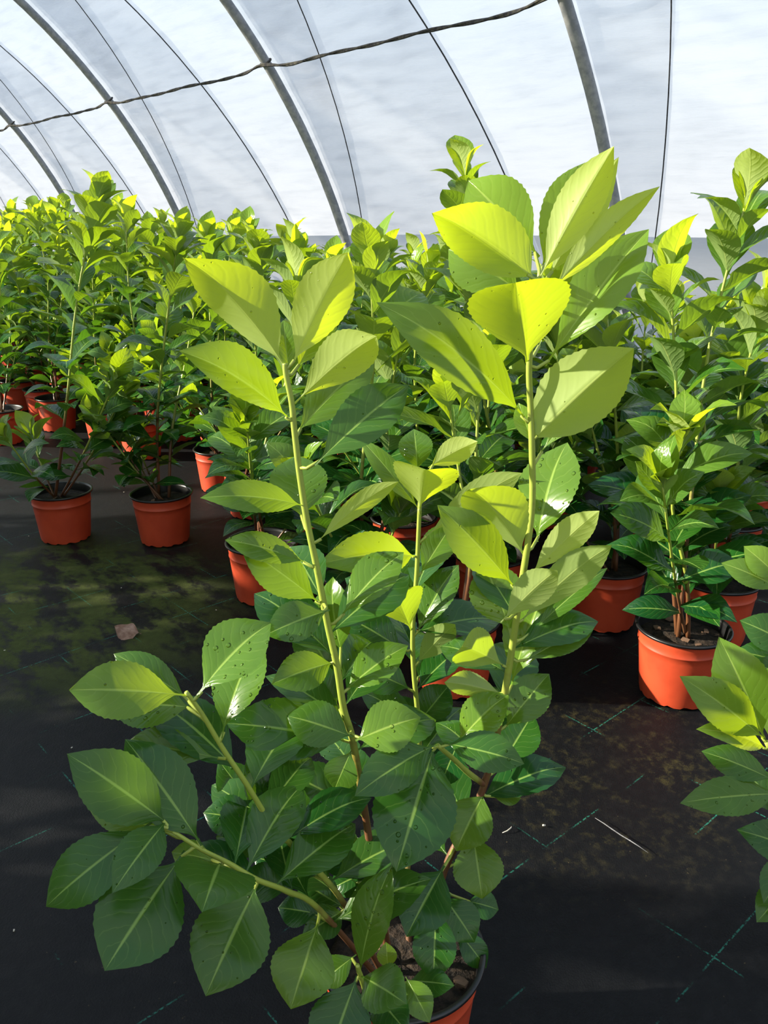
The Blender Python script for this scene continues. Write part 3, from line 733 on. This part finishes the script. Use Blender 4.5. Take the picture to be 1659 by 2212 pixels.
 ('D', 745, 1962, 640, 1900, 80, U, dict(age=.05, k=.2, Y=.72)),
 ('D', 742, 1968, 655, 2020, 70, U, dict(age=.1, k=.2, dY=-.04)),
 # stem E
 ('E', 364, 1780, 148, 1628, 132, U, dict(age=.12, k=.35, fold=.1, bend=.05, dY=-.01)),
 ('E', 436, 1826, 272, 1596, 132, U, dict(age=.08, k=.3, fold=.15, wet=.9, dY=.03)),
 ('E', 358, 1775, 244, 1925, 90, U, dict(age=.12, k=.45, fold=.12, dY=-.07, wet=.6)),
 ('E', 330, 1775, 96, 1958, 118, U, dict(age=.1, k=.45, fold=.12, dY=-.05, wet=.5)),
 ('E', 400, 1838, 226, 2094, 172, U, dict(age=.1, k=.35, fold=.10, dY=-.09, bend=.04, wet=.5)),
 ('E', 476, 1865, 440, 1958, 158, U, dict(age=.15, k=.3, fold=.12, dY=-.10, wet=.4)),
 ('E', 556, 1908, 444, 2150, 158, U, dict(age=.22, k=.3, fold=.14, dY=-.08, bend=.05, wet=.5)),
 ('E', 370, 1800, 190, 1745, 70, U, dict(age=.5, k=.2, Y=.61)),
 ('E', 470, 1860, 370, 1840, 60, U, dict(age=.5, k=.2, Y=.62)),
 ('E', 620, 1928, 520, 1890, 80, U, dict(age=.05, k=.2, Y=.65)),
 ('E', 690, 1985, 628, 2178, 130, U, dict(age=.4, k=.3, fold=.15, dY=-.07, wave=.05)),
 ('E', 690, 1975, 600, 1960, 70, U, dict(age=.05, k=.2, Y=.68)),
 # low shoots over the pot
 ('G', 772, 2108, 705, 2300, 142, U, dict(age=.08, k=.3, dY=-.06, fold=.12)),
 ('G', 778, 2108, 875, 2166, 98, U, dict(age=.2, k=.35, dY=-.05, fold=.12)),
 ('G', 778, 2102, 842, 1870, 82, U, dict(age=.25, k=.1, dY=.03, wet=1, sp=2)),
 ('G', 770, 2062, 690, 2125, 62, U, dict(age=.2, k=.3, Y=.67)),
 ('G', 838, 2095, 834, 2036, 42, U, dict(age=.6, k=.1, Y=.69)),
 ('G', 876, 2110, 928, 2208, 62, U, dict(age=.4, k=.3, Y=.66, dY=-.04)),
 ('G', 880, 2118, 980, 2128, 58, U, dict(age=.05, k=.3, Y=.70, dY=-.02)),
 ('G', 800, 2140, 880, 2230, 80, U, dict(age=.05, k=.3, Y=.66, dY=-.05)),
 ('B', 960, 1870, 878, 2022, 112, U, dict(age=.05, k=.3, Y=.72, dY=-.06)),
 ('B', 942, 1950, 936, 2118, 90, U, dict(age=.03, k=.3, Y=.74, dY=-.05)),
 ('B', 958, 1935, 1026, 2036, 86, U, dict(age=.05, k=.3, Y=.75, dY=-.03)),
 ('B', 984, 2005, 1052, 2092, 56, U, dict(age=.02, k=.3, Y=.75, dY=-.02)),
 ('B', 1005, 1945, 1078, 1965, 70, U, dict(age=.03, k=.3, Y=.77)),
 ('B', 975, 1860, 1040, 1900, 80, U, dict(age=.03, k=.3, Y=.80)),
 ('A', 800, 1880, 715, 1920, 80, U, dict(age=.03, k=.3, Y=.75)),
 ('A', 760, 1900, 840, 1960, 70, U, dict(age=.05, k=.3, Y=.74)),
]
for a in LEAVES: fg_leaf(*a[:7], **a[7])
# older leaves further inside the bush
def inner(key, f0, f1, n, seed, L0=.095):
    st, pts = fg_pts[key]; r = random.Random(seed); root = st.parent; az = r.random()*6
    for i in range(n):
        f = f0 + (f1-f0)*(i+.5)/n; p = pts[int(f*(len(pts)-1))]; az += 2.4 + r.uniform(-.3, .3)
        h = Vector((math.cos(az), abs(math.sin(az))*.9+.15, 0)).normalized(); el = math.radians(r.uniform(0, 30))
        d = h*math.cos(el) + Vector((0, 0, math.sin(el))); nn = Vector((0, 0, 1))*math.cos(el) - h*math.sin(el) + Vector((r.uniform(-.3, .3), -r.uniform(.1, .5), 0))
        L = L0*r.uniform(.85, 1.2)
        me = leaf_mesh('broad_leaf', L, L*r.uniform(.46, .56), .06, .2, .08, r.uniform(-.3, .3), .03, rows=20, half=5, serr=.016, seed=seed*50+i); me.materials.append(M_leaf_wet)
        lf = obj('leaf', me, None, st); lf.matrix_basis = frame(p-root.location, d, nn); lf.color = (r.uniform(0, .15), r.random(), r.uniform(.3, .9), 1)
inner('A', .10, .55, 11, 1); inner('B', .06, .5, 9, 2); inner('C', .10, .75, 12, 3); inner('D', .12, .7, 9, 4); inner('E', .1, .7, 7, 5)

# ------------------------------------------------------------------ the laurel cut by the picture's edge
RH_POS = gp(.80, .93)
rh = empty('potted_laurel', RH_POS)
tag(rh, 'big-leaved laurel reaching over the matting beside the sunlit terracotta pot', 'potted plant')
add_pot(rh, random.Random(8), 2)
rb = RH_POS + Vector((0, 0, .125))
fg_stem('R', [rb, (1790, 1850, .93), (1700, 1690, .93), (1655, 1602, .93)], .005, .003, .5, rh)
fg_stem('S', [rb + Vector((0, .02, 0)), (1830, 1700, 1.0), (1760, 1450, 1.02), (1690, 1270, 1.02)], .005, .003, .5, rh)
for a in [
 ('R', 1654, 1602, 1556, 1380, 112, U, dict(age=.5, k=.3, dY=.02, fold=.2)),
 ('R', 1652, 1598, 1478, 1464, 90, U, dict(age=.5, k=.3, dY=-.03, fold=.2)),
 ('R', 1655, 1618, 1512, 1572, 52, U, dict(age=.8, k=.9, fold=.4, dY=-.04)),
 ('R', 1660, 1610, 1700, 1420, 100, U, dict(age=.5, k=.2)),
 ('R', 1680, 1690, 1518, 1622, 66, U, dict(age=.15, k=.4)),
 ('R', 1690, 1715, 1475, 1732, 78, U, dict(age=.25, k=.3, fold=.15, dY=-.04, wet=.9)),
 ('R', 1700, 1760, 1590, 1650, 66, U, dict(age=.1, k=.3, Y=.96)),
 ('R', 1760, 1850, 1595, 1792, 84, U, dict(age=.05, k=.3)),
 ('R', 1720, 1900, 1636, 1990, 70, U, dict(age=.2, k=.3, dY=-.05)),
 ('R', 1730, 1830, 1650, 1950, 70, U, dict(age=.1, k=.3, dY=-.05)),
 ('S', 1690, 1275, 1560, 1215, 56, U, dict(age=.4, k=.4)),
 ('S', 1695, 1260, 1608, 1180, 60, U, dict(age=.6, k=.3)),
 ('S', 1720, 1400, 1600, 1340, 76, U, dict(age=.1, k=.3)),
 ('S', 1720, 1440, 1590, 1405, 66, U, dict(age=.05, k=.3)),
 ('S', 1740, 1480, 1620, 1430, 66, U, dict(age=.05, k=.3, dY=-.03)),
]: fg_leaf(*a[:7], **a[7])

# ------------------------------------------------------------------ litter on the matting
dl = obj('fallen_leaf', leaf_mesh('fallen_leaf', .066, .050, bend=.10, fold=-.75, tip=-.15, twist=.7, wave=.16, rows=14, half=4, seed=3), M_dead)
dl.matrix_basis = frame(us(.765, 1.735, .010), Vector((-1, .15, .12)), Vector((.1, -.45, 1)))
tag(dl, 'curled brown fallen leaf lying on the algae-stained matting', 'leaf')
def pebble(px, py, sz, name, label, mat):
    p = at(px, py, 1); rr_ = ray(px, py); p = CAM + rr_*(-CAM_H/rr_.z)
    me = chip_mesh(int(px)); me.polygons.foreach_set('use_smooth', [True]*len(me.polygons))
    o = obj(name, me, mat); o.location = p + Vector((0, 0, sz*.15)); o.scale = (sz, sz, sz*1.6); o.rotation_euler = (0, 0, px)
    return tag(o, label, 'grit', 'pale grit scattered on the matting')
for px, py, sz in ((1175, 1783, .0032), (262, 1270, .0025), (467, 1318, .0030), (190, 1155, .0028), (268, 1063, .0026), (62, 1158, .0025), (155, 1615, .0022), (10, 1405, .0024), (30, 2010, .0022)):
    pebble(px, py, sz, 'grit', 'tiny pale speck of grit lying on the matting', M_grit)
def ground(px, py): rr_ = ray(px, py); return CAM + rr_*(-CAM_H/rr_.z)
a, b = ground(1285, 1768), ground(1400, 1843)
v, f, uv = tube_data([a.lerp(b, i/6) + Vector((0, 0, .0012 + .0006*math.sin(i*1.7))) - a for i in range(7)], [.0003, .0008, .0010, .0009, .0010, .0007, .0003], 6)
tag(obj('straw', mesh('straw', v, f, uv), M_thread, None, a), 'thin pale straw lying straight on the dark matting', 'straw')
a = ground(1085, 1800)
v, f, uv = tube_data([Vector((0, 0, .001)), Vector((.008, .002, .003)), Vector((.015, .008, .004)), Vector((.017, .014, .002))], [.0005, .0010, .0009, .0004], 6)
tag(obj('twig', mesh('twig', v, f, uv), M_grit, None, a), 'small bent pale twig on the matting beside the foreground laurel', 'twig')
